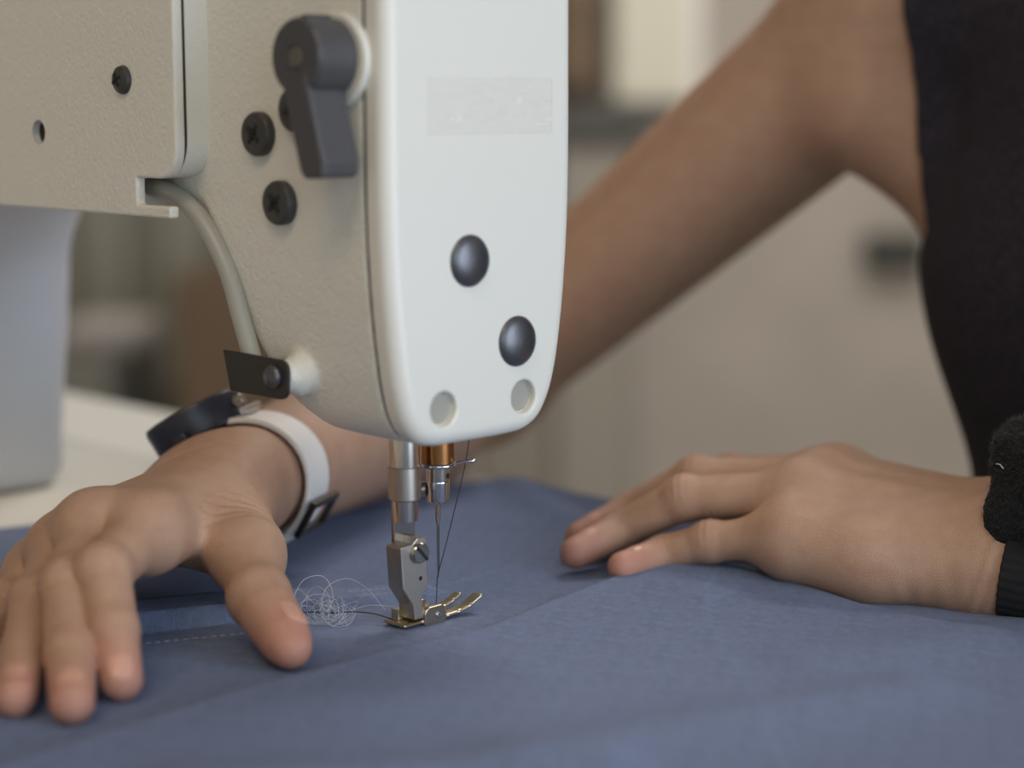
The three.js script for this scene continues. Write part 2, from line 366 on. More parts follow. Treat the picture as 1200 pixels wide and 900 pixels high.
// ------------------------------------------------------------------ the sewing machine (machine axes: X out of the face plate, Y up, Z out of the back)
const machine = thing('sewing_machine', 'cream industrial sewing machine with round black screws and a steel needle over blue cloth', 'sewing machine', [0, 0, 0], TURN);
const outline = (() => {                                         // (Z, Y) across the head
  const c = new THREE.CatmullRomCurve3([[45, 245], [45, 190], [45, 135], [43.8, 110], [41.8, 92], [39.6, 79], [36.6, 70.4], [32, 65.2], [26, 63.3], [18, 63], [-6, 63], [-12, 63.6], [-18, 66.6], [-22.6, 73], [-25.8, 82], [-28.4, 96], [-30.2, 112], [-31.6, 135], [-31.6, 190], [-31.6, 245]].map(([z, y]) => V(z, y, 0)), false, 'centripetal');
  return c.getPoints(76).map((v) => [v.x, v.y]);
})();
{
  const fSec = poly2(outline);
  const back = rounded([[26, 245], [26, 60], [0, 60.5], [-13, 63], [-25, 72.5], [-37.5, 89], [-47.5, 107.5], [-56, 125], [-60, 131.5], [-92, 131.5], [-92, 245]], [0, 0, 4, 6, 4, 0, 0, 8, 6, 0, 0]);
  const ins = poly2(back);
  const boss = cone(-15.5, 82, 43, -15.5, 82, 47, 6.6, 4.6);
  const head = (x, y, z) => smax(smin(smax(ins(x, y), fSec(z, y), 4), Math.max(boss(x, y, z), z - 48.6), 2.8), x - 18.7, 0.6);
  mesh('head_casting', field(head, [-95, 54, -38], [24, 232, 52], 1.5), M.paint, machine);
  // face cover: outline along X from the seam to the rounded face
  const holes = [[23.3, 74.3, 5.1], [-9.9, 74.3, 5.1]];
  const fc = poly2(outline.map(([z, y]) => [z, y]));
  const cover = (x, y, z) => {
    const d2 = fc(z, y) + 4.6, qx = Math.abs(x - 13) - 10.6, outer = Math.min(Math.max(d2, qx), 0) + Math.hypot(Math.max(d2, 0), Math.max(qx, 0)) - 4.6;
    let d = smax(outer, 19.6 - x, 0.6);
    for (const [hz, hy, r] of holes) d = smax(d, -Math.max(Math.hypot(z - hz, y - hy) - r, 25.6 - x), 0.9);
    return d;
  };
  mesh('face_cover', field(cover, [16, 54, -38], [32, 232, 50], 0.8), M.paintSmooth, machine);
  mesh('cover_seam', extrude(shapeOf(outline.map(([z, y]) => [-(6 + (z - 6) * 0.988), y < 200 ? y + 0.5 : y - 14])), 1.4).rotateY(Math.PI / 2).translate(18.5, 0, 0), M.seam, machine);
  // worn print on the face cover
  const cv = document.createElement('canvas'); cv.width = 512; cv.height = 256;
  const c = cv.getContext('2d');
  c.clearRect(0, 0, 512, 256); c.fillStyle = 'rgba(214,196,200,0.06)'; c.fillRect(30, 60, 452, 170);
  for (let i = 0; i < 260; i++) { c.fillStyle = `rgba(205,150,155,${0.006 + rnd() * 0.012})`; c.fillRect(30 + rnd() * 430, 50 + rnd() * 170, 8 + rnd() * 46, 4 + rnd() * 16); }
  for (let i = 0; i < 8; i++) { c.clearRect(30 + rnd() * 440, 40 + rnd() * 200, 10 + rnd() * 40, 3 + rnd() * 22); }
  c.strokeStyle = 'rgba(200,165,170,0.06)'; c.lineWidth = 4; c.strokeRect(32, 58, 446, 172);
  const tx = new THREE.CanvasTexture(cv); tx.colorSpace = THREE.SRGBColorSpace;
  const pr = new THREE.PlaneGeometry(58, 24).rotateY(Math.PI / 2).translate(28.24, 163.5, 3.5).scale(MM, MM, MM);
  const po = new THREE.Mesh(pr, new THREE.MeshStandardMaterial({ map: tx, transparent: true, roughness: 0.5 })); po.name = 'worn_print'; po.userData.label = 'faint pink remains of a printed label'; machine.add(po);
  for (const [hz, hy, r] of holes) mesh('hole_bottom', lathe([[0, 0], [r + 0.1, 0]], 'x', [25.72, hy, hz], 24), M.hole, machine);
  for (const [z, y] of [[12.9, 117.2], [-6.8, 91.7]]) {
    const d = mesh('dome_cap', lathe([[7.7, -0.5], [7.7, 0.5], [7.2, 1.2], [6, 1.95], [4.3, 2.5], [2.2, 2.85], [0, 2.95]], 'x', [28.1, y, z]), M.dome, machine);
    d.userData.label = 'dark domed round cap';
  }
}
{
  // the arm: body, back cover with the notch where the tube leaves
  const body = rounded([[-54, 236], [-54, 139.6], [-84, 139.6], [-84, 128], [-300, 128], [-300, 236]], [0, 13, 0, 3, 0, 20]);
  mesh('arm_casting', extrude(shapeOf(body), 87, 1.2).translate(0, 0, -33), M.paint, machine);
  const plate = rounded([[-53.2, 236], [-53.2, 139.7], [-75.2, 139.7], [-75.2, 131.3], [-57.4, 131.3], [-57.4, 127.6], [-330, 127.6], [-330, 236]], [0, 13, 0.4, 1.5, 0.5, 1, 2, 20]);
  mesh('arm_cover', extrude(shapeOf(plate, [[-131.6, 153, 4.9]]), 3.6, 0.9).translate(0, 0, 54.5), M.paint, machine);
  mesh('cover_gap', extrude(shapeOf(rounded([[-53.75, 234], [-53.75, 140.6], [-78, 141.2], [-78, 130.6], [-298, 130.6], [-298, 234]], [0, 12, 0, 0, 0, 0])), 1.4).translate(0, 0, 53.6), M.seam, machine);
  mesh('fixing_screw', lathe([[4.2, -3], [4.2, 0.1], [3.4, 0.4], [0, 0.5]], 'z', [-131.9, 152.8, 54.2], 24), M.brass, machine);
  // the pillar and the bed
  const pil = (x, y, z) => {
    const hw = 45 - 4 * sstep(120, 0, y), xr = -262 + (y > 95 ? (y - 95) ** 2 * 0.02 : 0) - 6 * sstep(100, 0, y) + 5 * gauss(y, 12);
    return smax(smax(x - xr, -375 - x, 14), smax(Math.abs(z - 6) - hw, smax(y - 236, -y - 1, 2), 16), 16);
  };
  mesh('pillar', field(pil, [-384, -4, -50], [-220, 242, 62], 3), M.pillar, machine);
  mesh('machine_bed', [box(-440, 36, -46, 0, -90, 90, 3)], M.paint, machine);
  const wheel = mesh('hand_wheel', lathe([[20, 0], [52, 2], [60, 6], [62, 13], [60, 20], [50, 22], [46, 14], [24, 14], [22, 26], [0, 27]], V(-1, 0, 0), [-380, 190, 6]), M.paintSmooth, machine);
  wheel.userData.label = 'round hand wheel';
  // screws on the back
  const panHead = (X, y, Z, r, tilt, slot) => {
    const s = mesh('pan_screw', lathe([[r, -1], [r, 2.4], [r - 0.5, 3.2], [r - 1.6, 3.6], [1.9, 3.7], [1.6, 2.6], [0, 2.4]], 'z', [X, y, Z], 36), M.black, machine);
    const cross = [0, 1].map((k) => box(-r * 0.52, r * 0.52, -0.75, 0.75, -0.5, 0.25, 0.2).rotateZ(tilt + k * Math.PI / 2).translate(X, y, Z + 3.72));
    mesh('recess', slot ? [cross[0]] : cross, M.dark, s);
    return s;
  };
  panHead(-27.6, 153.7, 45, 6.6, 0.9); panHead(-18, 133.6, 45, 6.6, 0.7); panHead(-9.5, 161, 45, 6.6, 0.3);
  const cs = mesh('cover_screw', lathe([[4.5, -0.6], [4.5, 0.4], [4.1, 1.5], [3, 2.4], [1.4, 2.85], [0, 2.95]], 'z', [-80.6, 169.9, 58], 32), M.black, machine);
  mesh('recess', [0, 1].map((k) => box(-2.2, 2.2, -0.5, 0.5, -0.3, 0.3).rotateZ(0.5 + k * Math.PI / 2).translate(-80.6, 169.9, 60.75)), M.dark, cs);
  // tube and its clip
  mesh('tube', tube([[-92, 136.8, 46], [-84, 136.4, 47], [-74, 135.6, 48.2], [-65, 132.8, 48], [-57, 127.4, 47.2], [-50, 119.5, 46.5], [-44, 110, 46], [-38.8, 98, 46], [-34.4, 88, 46], [-31, 80, 46]], 2.9, 70, 14), M.tube, machine);
  const clip = mesh('tube_clip', extrude(shapeOf(rounded([[-43, 87.7], [-39.6, 75.3], [-11.4, 75.4], [-10.8, 87.4]], [0.4, 0.4, 4, 4])), 1.2, 0.3).translate(0, 0, 48.9), M.clip, machine);
  mesh('clip_screw', [lathe([[3.6, 0], [3.6, 0.9], [3.1, 1.7], [1.6, 2.2], [0, 2.3]], 'z', [-17.6, 82, 50], 28)], M.dome, clip);
}
{
  // presser lifting lever: hub, arm, pale washer
  const lever = new THREE.Group(); lever.name = 'lifting_lever'; lever.userData.label = 'black plastic lifting lever'; machine.add(lever);
  const arm = extrude(shapeOf(rounded([[2.4, 171], [13.6, 171], [21.2, 147], [20.4, 142.4], [12.6, 142], [10.8, 144]], [1, 1, 1.5, 2, 2, 2])), 13.4, 1.2).translate(0, 0, 48.4);
  mesh('hub', [lathe([[10.6, 0], [11, 0.6], [11, 12.6], [10.2, 13.8], [3.5, 13.9], [3.2, 13.2], [0, 13.1]], 'z', [8.8, 175.6, 47.2]), box(6.5, 11.5, 183, 187.4, 49, 58, 1.2)], M.lever, lever);
  mesh('lever_arm', arm, M.lever, lever);
  mesh('hub_pin', lathe([[3.1, 0], [3.1, 0.5], [2.7, 0.8], [0, 0.8]], 'z', [8.8, 175.6, 60.4], 24), std('#6d675f', 0.5, { metalness: 0.4 }), lever);
  mesh('washer', lathe([[13.4, 0], [13.4, 1.6], [12.6, 2.2], [0, 2.2]], 'z', [9.4, 175, 45.2]), M.paintSmooth, lever);
}
{
  // presser bar
  const pz = 14;
  mesh('presser_bar', [lathe([[0, 52.2], [4.85, 52.2], [4.85, 68]], 'y', [0, 0, pz]), lathe([[0, 35.2], [4.15, 35.2], [4.15, 42.2]], 'y', [0, 0, pz])], M.steel, machine);
  const cut = new THREE.Shape(); cut.absarc(0, 0, 4.15, 1.55, 2 * Math.PI - 1.55, false);
  mesh('presser_bar_flat', extrude(cut, 14.5).rotateX(-Math.PI / 2).translate(0, 21.5, pz), M.steel, machine);
  mesh('bar_sleeve', lathe([[4.3, 41.6], [4.95, 41.9], [5.1, 42.2], [5.1, 52], [4.9, 52.3], [4.4, 52.3]], 'y', [0, 0, pz]), M.steelDull, machine);
  const foot = new THREE.Group(); foot.name = 'presser_foot'; foot.userData.label = 'gilded steel presser foot with two upturned toes'; machine.add(foot);
  const shank = extrude(shapeOf(rounded([[-20.4, 28.2], [-15.4, 28.6], [-13.4, 30.2], [-9.4, 29.6], [-8.9, 14.4], [-11, 12.2], [-11.6, 9.6], [-10.2, 6.2], [-8.4, 4.2], [-14.6, 4.2], [-15.4, 9], [-19.4, 14.6]], [0.6, 0.5, 0.5, 0.6, 1.5, 2, 2, 2, 0.5, 0.5, 3, 2.5])), 7, 0.45);
  mesh('shank', shank.rotateY(Math.PI / 2).translate(-1.9, 0, 0), M.shank, foot);
  const sc = mesh('screw', lathe([[2.0, -2], [2.9, -0.2], [3.3, 0.1], [3.3, 1.3], [3.0, 1.8], [0, 2.0]], 'x', [5.1, 25.6, 13.1], 32), M.steel, foot);
  mesh('slot', box(-0.12, 0.12, -3.1, 3.1, -0.5, 0.5).rotateX(0.75).translate(7.1, 25.6, 13.1), M.dark, sc);
  mesh('pin_hole', lathe([[0.75, 0], [0, 0.02]], 'x', [5.12, 17.2, 12.2], 16), M.dark, foot);
  // sole, hinge lugs and toes as one cast and polished piece
  const seg = (ax, ay, az, bx, by, bz, r, hw) => {               // flat bar: a thick ribbon, hw wide in X
    const c = cone(0, ay, az, 0, by, bz, r, r);
    return (x, y, z) => { const xm = lerp(ax, bx, clamp((z - az) / (bz - az), 0, 1)), q = Math.abs(x - xm) - hw + r, d = c(0, y, z) + r; return Math.hypot(Math.max(q, 0), Math.max(d, 0)) + Math.min(Math.max(q, d), 0) - r; };
  };
  const bits = [
    seg(0.4, 3.0, 18.6, 0.2, 2.95, 4, 0.6, 5.0), seg(3.4, 3, 6, 3.5, 3, 0, 0.6, 1.9), seg(-2.9, 3, 6, -2.9, 3, 0, 0.6, 1.7),
    seg(3.5, 3, 0.5, 3.7, 3.4, -4, 0.6, 2.0), seg(3.7, 3.4, -4, 3.9, 4.6, -8.5, 0.6, 2.1), seg(3.9, 4.6, -8.5, 4.1, 6.9, -13.2, 0.6, 2.1),
    seg(-2.9, 3, 0.5, -3.0, 3.5, -4, 0.6, 1.7), seg(-3, 3.5, -4, -3.1, 4.8, -8, 0.6, 1.7), seg(-3.1, 4.8, -8, -3.2, 6.2, -11.2, 0.6, 1.7),
  ];
  const lug = (cx) => (x, y, z) => { const b = Math.hypot(Math.max(Math.abs(z - 6.6) - 2.2, 0), Math.max(Math.abs(y - 3.9) - 1.2, 0)) - 2.1, q = Math.abs(x - cx) - 0.75; return Math.hypot(Math.max(b, 0), Math.max(q, 0)) + Math.min(Math.max(b, q), 0) - 0.25; };
  const l1 = lug(4.9), l2 = lug(-3.6), l3 = (x, y, z) => Math.max(Math.abs(x + 2.2) - 1.2, Math.abs(z - 15.4) - 0.7, Math.abs(y - 4.4) - 1.9) - 0.45;
  const ft = (x, y, z) => { let d = 1e3; for (const b of bits) d = smin(d, b(x, y, z), 0.5); d = smin(d, l1(x, y, z), 0.8); d = smin(d, l2(x, y, z), 0.8); d = smin(d, l3(x, y, z), 0.7); return d; };
  mesh('sole', field(ft, [-7, 1, -16], [8, 10, 26], 0.3), M.foot, foot);
  mesh('hinge_pin', lathe([[1.15, -10], [1.15, 0.3], [0.9, 0.55], [0, 0.6]], 'x', [5.9, 4.4, 5.4], 20), M.chrome, foot);
}
{
  // needle bar
  mesh('bar_bush', lathe([[5.3, 51.6], [5.3, 70]], 'y', [0, 0, 0]), M.brass, machine);
  mesh('needle_bar', lathe([[0, 44.5], [3.4, 44.8], [3.6, 45.2], [3.6, 58]], 'y', [0, 0, 0]), M.steel, machine);
  const ring = []; for (let i = 0; i <= 22; i++) { const a = 2.8 - i / 22 * 3.5; ring.push([5.4 * Math.cos(a), 50.9, 5.4 * Math.sin(a)]); }
  const last = ring[ring.length - 1];
  const loop = [[5.2, 51.4, -4.2], [6.6, 51.8, -5.4], [8, 52, -6.9], [8.2, 52, -8.2], [7.2, 52, -8.3], [5.8, 51.8, -7], [4.6, 51.4, -5.6]];
  mesh('thread_guide', [tube(ring, 0.8, 80, 10), tube([last, ...loop], 0.5, 80, 10)], M.chrome, machine);
  const clamp_ = mesh('needle_clamp', lathe([[0, 38.5], [3.1, 38.6], [3.65, 39.2], [3.75, 45.2], [3.5, 45.8], [1.5, 45.9]], 'y', [0, 0, 0]), M.chrome, machine);
  mesh('clamp_screw', [lathe([[2.4, 0], [2.4, 1.2], [2.2, 1.5], [0, 1.5]], V(-0.75, 0, 0.66), [-2.9, 42.8, 2.5], 24), lathe([[1.6, 0], [1.6, 2.6], [0, 2.6]], V(-0.75, 0, 0.66), [-3.9, 42.8, 3.4], 24)], M.steelDull, clamp_);
  mesh('bar_hole', lathe([[0.9, 0], [0, 0.05]], V(0.94, 0, -0.34), [3.4, 47.4, -1.22], 16), M.dark, machine);
  const nd = mesh('needle', lathe([[0, 14], [0.18, 14.6], [0.42, 17.5], [0.42, 31.3], [0.85, 33.2], [0.85, 39]], 'y', [0, 0, 0], 20), M.steel, machine);
  mesh('groove', box(0.36, 0.46, 17, 32, -0.14, 0.14), M.dark, nd);
}

// ------------------------------------------------------------------ the cloth (machine axes; height over the table in mm)
const RIDGE = [[24, 240], [22, 100], [19, 45], [22, 4], [16.5, -30], [13.5, -70], [21, -91], [33, -103], [52, -107], [90, -105], [125, -106], [320, -110]];
const STRIP = [[-92, 128], [-76, 98], [-58, 70], [-40, 28], [-31, 4], [-28, -24]];
function along(line, X, Z) {                                     // [distance, side, how far along]
  let best = 1e9, side = 1, t0 = 0;
  for (let i = 0; i + 1 < line.length; i++) {
    const [ax, az] = line[i], ex = line[i + 1][0] - ax, ez = line[i + 1][1] - az, t = clamp(((X - ax) * ex + (Z - az) * ez) / (ex * ex + ez * ez), 0, 1);
    const dx = X - ax - t * ex, dz = Z - az - t * ez, d = Math.hypot(dx, dz);
    if (d < best) { best = d; side = ex * dz - ez * dx > 0 ? 1 : -1; t0 = i + t; }
  }
  return [best, side, t0];
}
const fb = (x, y, o = 3) => { let a = 0, w = 1; for (let i = 0; i < o; i++) { a += w * noise3.noise(x * 2 ** i + 7.3 * i, y * 2 ** i, 3.1 * i); w *= 0.5; } return a; };
function clothHeight(X, Z) {
  const [wx, , wz] = m2w(X, 0, Z);
  let h = 1.7 + 0.5 * fb(wx / 55, wz / 55);
  const near = Math.hypot(X, Z - 6), calm = sstep(8, 26, near);
  h = 1.7 + (h - 1.7) * calm;
  const [d, side, t] = along(RIDGE, X, Z);
  const amp = [3.6, 3.6, 3.4, 2.6, 3.6, 5.2, 6.6, 6.2, 4.6, 2.6, 1.6, 1.5], a = lerp(amp[Math.floor(t)], amp[Math.min(11, Math.floor(t) + 1)], t % 1);
  const s = -d * side * -1;
  if (side > 0) h += a * sstep(-1, 5, d) * (0.35 + 0.65 * Math.exp(-Math.max(0, d - 5) / 26)); else h += a * 0.05 * Math.exp(-d / 3);
  const [sd, ss, st] = along(STRIP, X, Z);
  const w = 10.5 - 3.5 * clamp(st / 5, 0, 1);
  h += (5.8 - 3.6 * sstep(2.2, 5, st)) * sstep(w + 1.2, w - 0.8, sd) * sstep(5, 4.7, st);
  // long soft waves towards the camera and folds near the far edge
  const q = (x0, z0, x1, z1, hgt, wd) => { const [dd, , tt] = along([[x0, z0], [x1, z1]], wx, wz); return hgt * gauss(dd, wd) * sstep(-0.01, 0.12, tt) * sstep(1.01, 0.88, tt); };
  h += q(-120, 100, 75, 96, 0.1, 16) + q(-70, 158, 60, 138, 5, 12) + q(10, 140, 150, 70, 3, 14) + q(95, 60, 210, 10, 2.2, 16);
  h += q(20, -215, 48, -120, 3.5, 9) + q(-40, -150, 60, -120, 1.4, 12) + q(-60, 40, 10, 20, 0.5, 6);
  h += 3 * gauss(Math.hypot((wx + 20) * 0.6, wz - 100), 20) - 0.9 * sstep(118, 150, wz) * sstep(80, 0, wx);
  h += 0.13 * fb(wx / 16 + 9, wz / 30, 2) * calm;
  return Math.max(h, 0.7);
}
{
  const nx = 470, nz = 380, OE = 172, pos = [], idx = [];
  const left = (Z) => lerp(-268, -150, clamp((170 - Z) / 340, 0, 1)) + 7 * Math.sin(Z / 37) + 3 * Math.sin(Z / 13);
  for (let j = 0; j <= nz; j++) for (let i = 0; i <= nx; i++) {
    const o = lerp(-262, 300, j / nz), Zt = -Math.min(o, OE), x0 = left(Zt), X = x0 + (330 - x0) * (i / nx) ** 1.04;
    let h = clothHeight(X, Zt) * sstep(0, 0.012, i / nx) + 0.5 * (1 - sstep(0, 0.012, i / nx));
    let y = h, oo = o;
    if (o > OE - 4) {                                             // over the operator's edge of the table and down
      const a = Math.min((o - OE + 4) / 8, Math.PI / 2), drop = Math.max(0, o - OE + 4 - 4 * Math.PI);
      oo = OE - 4 + (8 + h) * Math.sin(a) + drop * 0.12 + 5 * fb(X / 40, drop / 70) * clamp(drop / 40, 0, 1) + clamp(drop / 40, 0, 1) * 5;
      y = -8 + (8 + h) * Math.cos(a) - drop;
    }
    pos.push(X, y, -oo);
  }
  for (let j = 0; j < nz; j++) for (let i = 0; i < nx; i++) { const a = j * (nx + 1) + i, b = a + nx + 1; idx.push(a, a + 1, b, a + 1, b + 1, b); }
  const g = new THREE.BufferGeometry(); g.setAttribute('position', new THREE.Float32BufferAttribute(pos, 3)); g.setIndex(idx); g.computeVertexNormals();
  const uv = new Float32Array(pos.length / 3 * 2); for (let i = 0; i < pos.length / 3; i++) { uv[2 * i] = pos[3 * i] * MM; uv[2 * i + 1] = (pos[3 * i + 2] + Math.min(0, pos[3 * i + 1])) * MM; }
  g.setAttribute('uv', new THREE.BufferAttribute(uv, 2));
  const cloth = thing('blue_cloth', 'blue woven cloth being sewn, spread in soft folds over the table', 'cloth', [0, 0, 0], TURN);
  mesh('cloth_sheet', g, M.cloth, cloth, false);
  const stitches = (line, step, len, off, r) => {
    const c = new THREE.CatmullRomCurve3(line.map(([x, z]) => V(x, 0, z))), L = c.getLength(), out = [];
    for (let s = 0; s + len < L; s += step) {
      const a = c.getPointAt(s / L), b = c.getPointAt((s + len) / L), n = V(b.z - a.z, 0, a.x - b.x).normalize().multiplyScalar(off); a.add(n); b.add(n);
      const m = a.clone().lerp(b, 0.5);
      out.push(tube([[a.x, clothHeight(a.x, a.z) - 0.1, a.z], [m.x, clothHeight(m.x, m.z) + r * 0.9, m.z], [b.x, clothHeight(b.x, b.z) - 0.1, b.z]], r, 4, 5));
    }
    return out;
  };
  const st = mesh('topstitching', [...stitches([[-27, -24], [-27, -60], [-24, -90], [-16, -118]], 2.9, 2.1, 0, 0.16), ...stitches([[-31, 10], [-26, -8], [-22, -22]], 2.4, 1.9, 3, 0.22), ...stitches([[-31, 10], [-26, -8], [-22, -22]], 2.4, 1.9, -3, 0.22), ...stitches([[-58, 96], [-40, 62], [-26, 34]], 2.8, 2, -9, 0.16)], M.stitch, cloth);
  st.userData.label = 'rows of pale stitches';
}
// ------------------------------------------------------------------ threads
{
  const h0 = (X, Z) => clothHeight(X, Z);
  const P = (X, y, Z) => m2w(X, y, Z);
  tag(mesh('needle_thread', tube([P(8.4, 74, -8.2), P(7.4, 64, -7.4), P(6.2, 52.2, -6.4), P(4, 38, -4), P(1, 20.5, -0.8), P(0.5, 17.2, 0), P(-0.2, 14.5, 0.2), P(0.2, 8, 1), P(0.2, 1.2, 1.6)], 0.17, 90, 6), M.thread), 'fine dark thread running down through the needle into the cloth', 'thread');
  tag(mesh('thread_tail', tube([[-9, 2.7, 12], [-14, 3.6, 10.2], [-20, 4.6, 7.6], [-27, 4.8, 6], [-34, 4.2, 5.4], [-40, 4.5, 5.2], [-47, 3.8, 5.5]].map(([x, y, z]) => [x, Math.max(y, h0(...w2m(x, z)) + 0.35), z]), 0.2, 70, 6), M.thread), 'dark loose thread end lying from the presser foot to the thumb', 'thread');
  const loops = [];
  const curl = (cx, cz, rx, ry, ph, n, lift) => {
    const pts = [];
    for (let i = 0; i <= n; i++) { const a = ph + i * 0.75, k = 1 + 0.35 * (rnd() - 0.5), x = cx + rx * k * Math.cos(a) + (rnd() - 0.5) * 2 + i * 0.18, z = cz + ry * 0.6 * Math.sin(a * 1.3) + (rnd() - 0.5) * 3, f = h0(...w2m(x, z)); pts.push([x, f + 0.25 + Math.max(0, lift * (0.5 + 0.5 * Math.sin(a)) * (0.5 + rnd() * 0.6)), z]); }
    loops.push(tube(pts, 0.062, n * 8, 5));
  };
  for (let i = 0; i < 13; i++) curl(-41 + rnd() * 9, 5 + (rnd() - 0.5) * 8, 3 + rnd() * 4, 4 + rnd() * 4, rnd() * 6, 9 + Math.floor(rnd() * 9), 3 + rnd() * 7);
  loops.push(tube([[-46, 8, 6], [-42, 14.5, 3], [-36, 15, 2], [-33, 9, 4], [-35, 4.2, 6]], 0.09, 50, 5), tube([[-37, 5, 7], [-35, 12, 4], [-29, 14.5, 2], [-23, 11, 0], [-19, 6, -1], [-17, 3.4, -1]], 0.09, 50, 5), tube([[-33, 4, 5], [-28, 4.6, 4], [-22, 5.2, 0], [-14, 3.6, -4]], 0.08, 40, 5));
  tag(mesh('thread_tangle', loops, M.fluff), 'tangle of pale curled thread ends on the seam beside the thumb', 'thread');
}

// ------------------------------------------------------------------ the person
const v3 = (a) => V(a[0], a[1], a[2]);
function hand(J, wr, dorsalUp, o = {}) {                          // joints -> field; J.i = [M, P, D, T] ..., J.t = [C, M, I, T]
  const q = {}; for (const k in J) q[k] = J[k].map(v3);
  const w = v3(wr), dir = q.m[0].clone().sub(w).normalize(), rad = q.i[0].clone().sub(q.p[0]); rad.addScaledVector(dir, -rad.dot(dir)).normalize();
  const n = new THREE.Vector3().crossVectors(dir, rad).normalize(); if (n.dot(dorsalUp) < 0) n.negate();
  const at = (p, r, u) => p.clone().addScaledVector(rad, r).addScaledVector(n, u);
  const radii = o.radii ?? { i: [9.6, 7.9, 6.9, 5.9], m: [9.8, 8.1, 7.0, 6.0], r: [9.2, 7.6, 6.6, 5.7], p: [8.4, 6.7, 5.9, 5.1], t: [14, 10.6, 8.8, 6.3] };
  const side = { i: 10.5, m: 4, r: -3.5, p: -10 }, palm = [], fingers = [], wr1 = [];
  for (const k of ['i', 'm', 'r', 'p']) {
    const c = at(w, side[k], 0), r = radii[k], f = q[k];
    palm.push(cap(c, at(f[0], 0, -1.5), 13.5, r[0] + 1.2));
    palm.push(cap(f[0], at(f[0], 0, 1.2), r[0] - 0.9));
    const segs = [cap(f[0], f[1], r[0] - 0.4, r[1] - 0.2), cap(f[1], f[2], r[1] - 0.1, r[2]), cap(f[2], f[3], r[2], r[3])];
    const knob = cap(f[1], f[1].clone().addScaledVector(n, 0.6), r[1] + 0.15);
    fingers.push({ segs, knob, f, r });
  }
  const t = q.t, rt = radii.t;
  palm.push(cap(t[0], t[1], rt[0], rt[1]));
  palm.push(cap(t[0].clone().lerp(t[1], 0.45), at(q.i[0].clone().lerp(w, 0.35), 0, -3), 7.5, 7));       // web between thumb and index finger
  if (o.heel) for (const [a, b, ra, rb] of o.heel) palm.push(cap(v3(a), v3(b), ra, rb));
  const thumb = { segs: [cap(t[1], t[2], rt[1] - 0.4, rt[2]), cap(t[2], t[3], rt[2], rt[3])], f: [t[0], t[1], t[2], t[3]], r: rt, knob: cap(t[2], t[2], rt[2] + 0.2) };
  if (o.thumbPad) thumb.segs.push(cap(t[2].clone().lerp(t[3], 0.35), t[2].clone().lerp(t[3], 0.8), rt[2] - 0.4, rt[3] + 1.0));
  const fore = o.fore.map(([a, b, ra, rb]) => cap(v3(a), v3(b), ra, rb));
  // creases over the joints
  const cr = [];
  for (const F of [...fingers, thumb]) {
    const put = (j, amp, pitch, wide) => { const ax = F.f[Math.min(3, j + 1)].clone().sub(F.f[j - 1]).normalize(), up = n.clone().addScaledVector(ax, -n.dot(ax)).normalize(); cr.push([F.f[j], ax, up, amp, pitch, wide, F.r[j] + 5]); };
    if (F !== thumb) put(1, 0.13, 2.6, 3.4); put(2, 0.12, 2.0, 2.6);
  }
  if (o.creases) for (const [p, ax, up, amp, pitch, wide, reach] of o.creases) cr.push([v3(p), v3(ax).normalize(), v3(up).normalize(), amp, pitch, wide, reach]);
  const tendons = ['i', 'm', 'r'].map((k) => cap(at(w, side[k] * 0.5, 10), at(q[k][0], 0, radii[k][0] - 2.6), 2.2, 2.4));
  const f = (x, y, z) => {
    let d = 1e3;
    for (const c of palm) d = smin(d, c(x, y, z), 11);
    for (const c of fore) d = smin(d, c(x, y, z), 16);
    for (const c of tendons) d = smin(d, c(x, y, z), 4.5);
    let best = d;
    for (const F of fingers) {
      let e = F.segs[0](x, y, z); if (e > 80) continue;
      e = smin(e, F.segs[1](x, y, z), 2.2); e = smin(e, F.segs[2](x, y, z), 2.2); e = smin(e, F.knob(x, y, z), 2.5);
      best = Math.min(best, smin(d, e, 7));
    }
    let e = 1e3; for (const c of thumb.segs) e = smin(e, c(x, y, z), 3); e = smin(e, thumb.knob(x, y, z), 3);
    best = smin(best, smin(d, e, 9), 1.5);
    if (Math.abs(best) < 3) for (const [p, ax, up, amp, pitch, wide, reach] of cr) {
      const dx = x - p.x, dy = y - p.y, dz = z - p.z; if (dx * dx + dy * dy + dz * dz > reach * reach) continue;
      const s = dx * ax.x + dy * ax.y + dz * ax.z, u = dx * up.x + dy * up.y + dz * up.z;
      if (u > 0) best += amp * gauss(s, wide) * Math.cos(s / pitch * 2 * Math.PI) * sstep(0, 6, u);
    }
    return best;
  };
  return { f, q, n, rad, dir, radii, fingers, thumb };
}
const SKIN = [0.54, 0.335, 0.232];
function skinTint(hands) {
  return (x, y, z) => {
    let red = 0, dark = 0;
    for (const h of hands) for (const F of [...h.fingers, h.thumb]) {
      const T = F.f[3], dT = Math.hypot(x - T.x, y - T.y, z - T.z), k = F === h.thumb ? 15 : 11;
      red = Math.max(red, gauss(dT, k));
      for (const j of [1, 2]) { const p = F.f[j]; dark = Math.max(dark, 0.5 * gauss(Math.hypot(x - p.x, y - p.y, z - p.z), 9)); }
    }
    const m = 0.04 * noise3.noise(x / 12, y / 12, z / 12) + 0.03 * noise3.noise(x / 4 + 5, y / 4, z / 4);
    return [SKIN[0] * (1 + 0.06 * red - 0.06 * dark + m), SKIN[1] * (1 - 0.2 * red - 0.14 * dark + m * 1.3), SKIN[2] * (1 - 0.12 * red - 0.16 * dark + m * 1.3)];
  };
}
const WR = [-77.6, 31, -43], RE = [7, 29, -322], RS = [190, 202, -222];
const WL = [186, 18.5, -24], LE = [415, -8, 90], LS = [422, 202, -2];
const ell = (a, b, t, off) => a.map((x, i) => lerp(x, b[i], t) + (off ? off[i] : 0));
